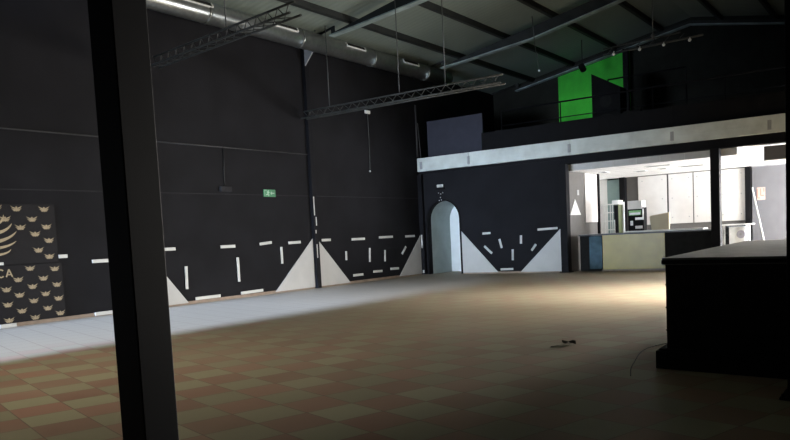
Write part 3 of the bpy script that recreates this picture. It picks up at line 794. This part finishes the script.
# window of the bar in the right wall (out of the photo, lets the daylight in)
d = thing('window_1', (XR + .1, 25.5, .7), None, None); d['kind'] = 'structure'
bm = B()
for y in (23.2, 25.5, 27.84): box(bm, (XR + .02, y, .1), (XR + .08, y + .06, 2.3))
for z in (.1, 2.24): box(bm, (XR + .02, 23.2, z), (XR + .08, 27.9, z + .06))
obj('window_frame', bm, 'window', d)

d = thing('added_rear_pane', (-.7, YR - .1, 0), None, None); d['kind'] = 'structure'  # added pane and frame on the solid wall, goes with the fill lamp
bm = B(); box(bm, (-2.05, YR - .10, .4), (.65, YR - .062, 3.1)); obj('added_pane', bm, 'board', d)
bm = B()
for x in (-2.1, -.73, .65): box(bm, (x, YR - .14, .3), (x + .06, YR - .062, 3.16))
for z in (.3, 3.1): box(bm, (-2.1, YR - .14, z), (.71, YR - .062, z + .06))
obj('window_frame', bm, 'window', d)

# ------------------------------------------------------------------ light
def area(name, loc, target, sx, sy, watts, col, spread=180):
    l = bpy.data.lights.new(name, 'AREA'); l.shape = 'RECTANGLE'; l.size = sx; l.size_y = sy
    l.energy = watts; l.color = col; l.spread = math.radians(spread)
    o = bpy.data.objects.new(name, l); COL.objects.link(o); o.location = loc
    dv = Vector(target) - Vector(loc); o.rotation_euler = dv.to_track_quat('-Z', 'Y').to_euler()
    return o
# daylight entering through the wide entrance beside the left wall
area('entrance_daylight', (-12.35, YF - .3, 2.0), (-12.5, 10, 2.0), 4.4, 3.4, 270, (.76, .88, 1), 38)
l = bpy.data.lights.new('low_sun', 'SUN'); l.energy = 37; l.angle = math.radians(5.5); l.color = (.43, .59, 1)
o = bpy.data.objects.new('low_sun', l); COL.objects.link(o); o.location = (-12, -12, 5)
o.rotation_euler = Vector((0.0, math.cos(math.radians(10.5)), -math.sin(math.radians(10.5)))).to_track_quat('-Z', 'Y').to_euler()
# daylight through the wide side door hidden behind the stage
area('side_door_daylight', (XR + .15, 16.6, 2.1), (-3.9, 15.6, -.3), 4.2, 1.9, 330, (1, .94, .86), 36)
area('side_door_skylight', (XR + .15, 16.6, 1.6), (-9, 9.5, 0), 4.2, 2.6, 700, (1, .90, .74), 120)
area('foreground_fill', (-8.6, 4.6, 7.9), (-9.2, 4.8, 0), 2.4, 5.5, 70, (1, .88, .68), 66)  # added fill to brighten the foreground floor, no known rooflight
# added fill for the floor beside the stage; the wall has no opening here
area('rear_floor_fill', (-.7, YR - .3, 1.75), (-4.0, 12, .3), 2.7, 2.6, 420, (1, .97, .90), 46)
# daylight through the bar window
area('bar_window_daylight', (XR + .15, 25.55, 1.15), (-8, 25.0, 4.2), 4.6, 1.9, 2250, (.98, .98, 1))
# spotlight on the green wall
l = bpy.data.lights.new('green_wall_spot', 'SPOT'); l.energy = 34; l.spot_size = math.radians(60); l.spot_blend = .6; l.shadow_soft_size = .05
o = bpy.data.objects.new('green_wall_spot', l); COL.objects.link(o); o.location = (-9.98, 26.1, 6.97)
o.rotation_euler = (Vector((-11.3, 28.2, 5.6)) - o.location).to_track_quat('-Z', 'Y').to_euler()

w = bpy.data.worlds.new('World'); S.world = w; w.use_nodes = True
bg = w.node_tree.nodes['Background']; bg.inputs['Color'].default_value = (.8, .9, 1, 1); bg.inputs['Strength'].default_value = .6

# ------------------------------------------------------------------ camera
cam = bpy.data.cameras.new('camera'); co = bpy.data.objects.new('camera', cam); COL.objects.link(co)
R = [[.8124410517, .5808623367, -.0503833630], [.0055214440, -.0940756327, -.9955497421], [-.5830171963, .8085472906, -.0796381049]]
right, down, fwd = (Vector(r) for r in R)
m3 = Matrix((right, -down, -fwd)).transposed()
co.matrix_world = Matrix.Translation((0, 0, 1.4)) @ m3.to_4x4()
cam.sensor_width = 36; cam.lens = 739.14 / 790 * 36
cam.shift_y = 76 / 790
cam.clip_end = 200
S.camera = co
vs = S.view_settings
vs.view_transform = 'Standard'; vs.look = 'None'; vs.gamma = 1; vs.use_curve_mapping = False; vs.exposure = 0
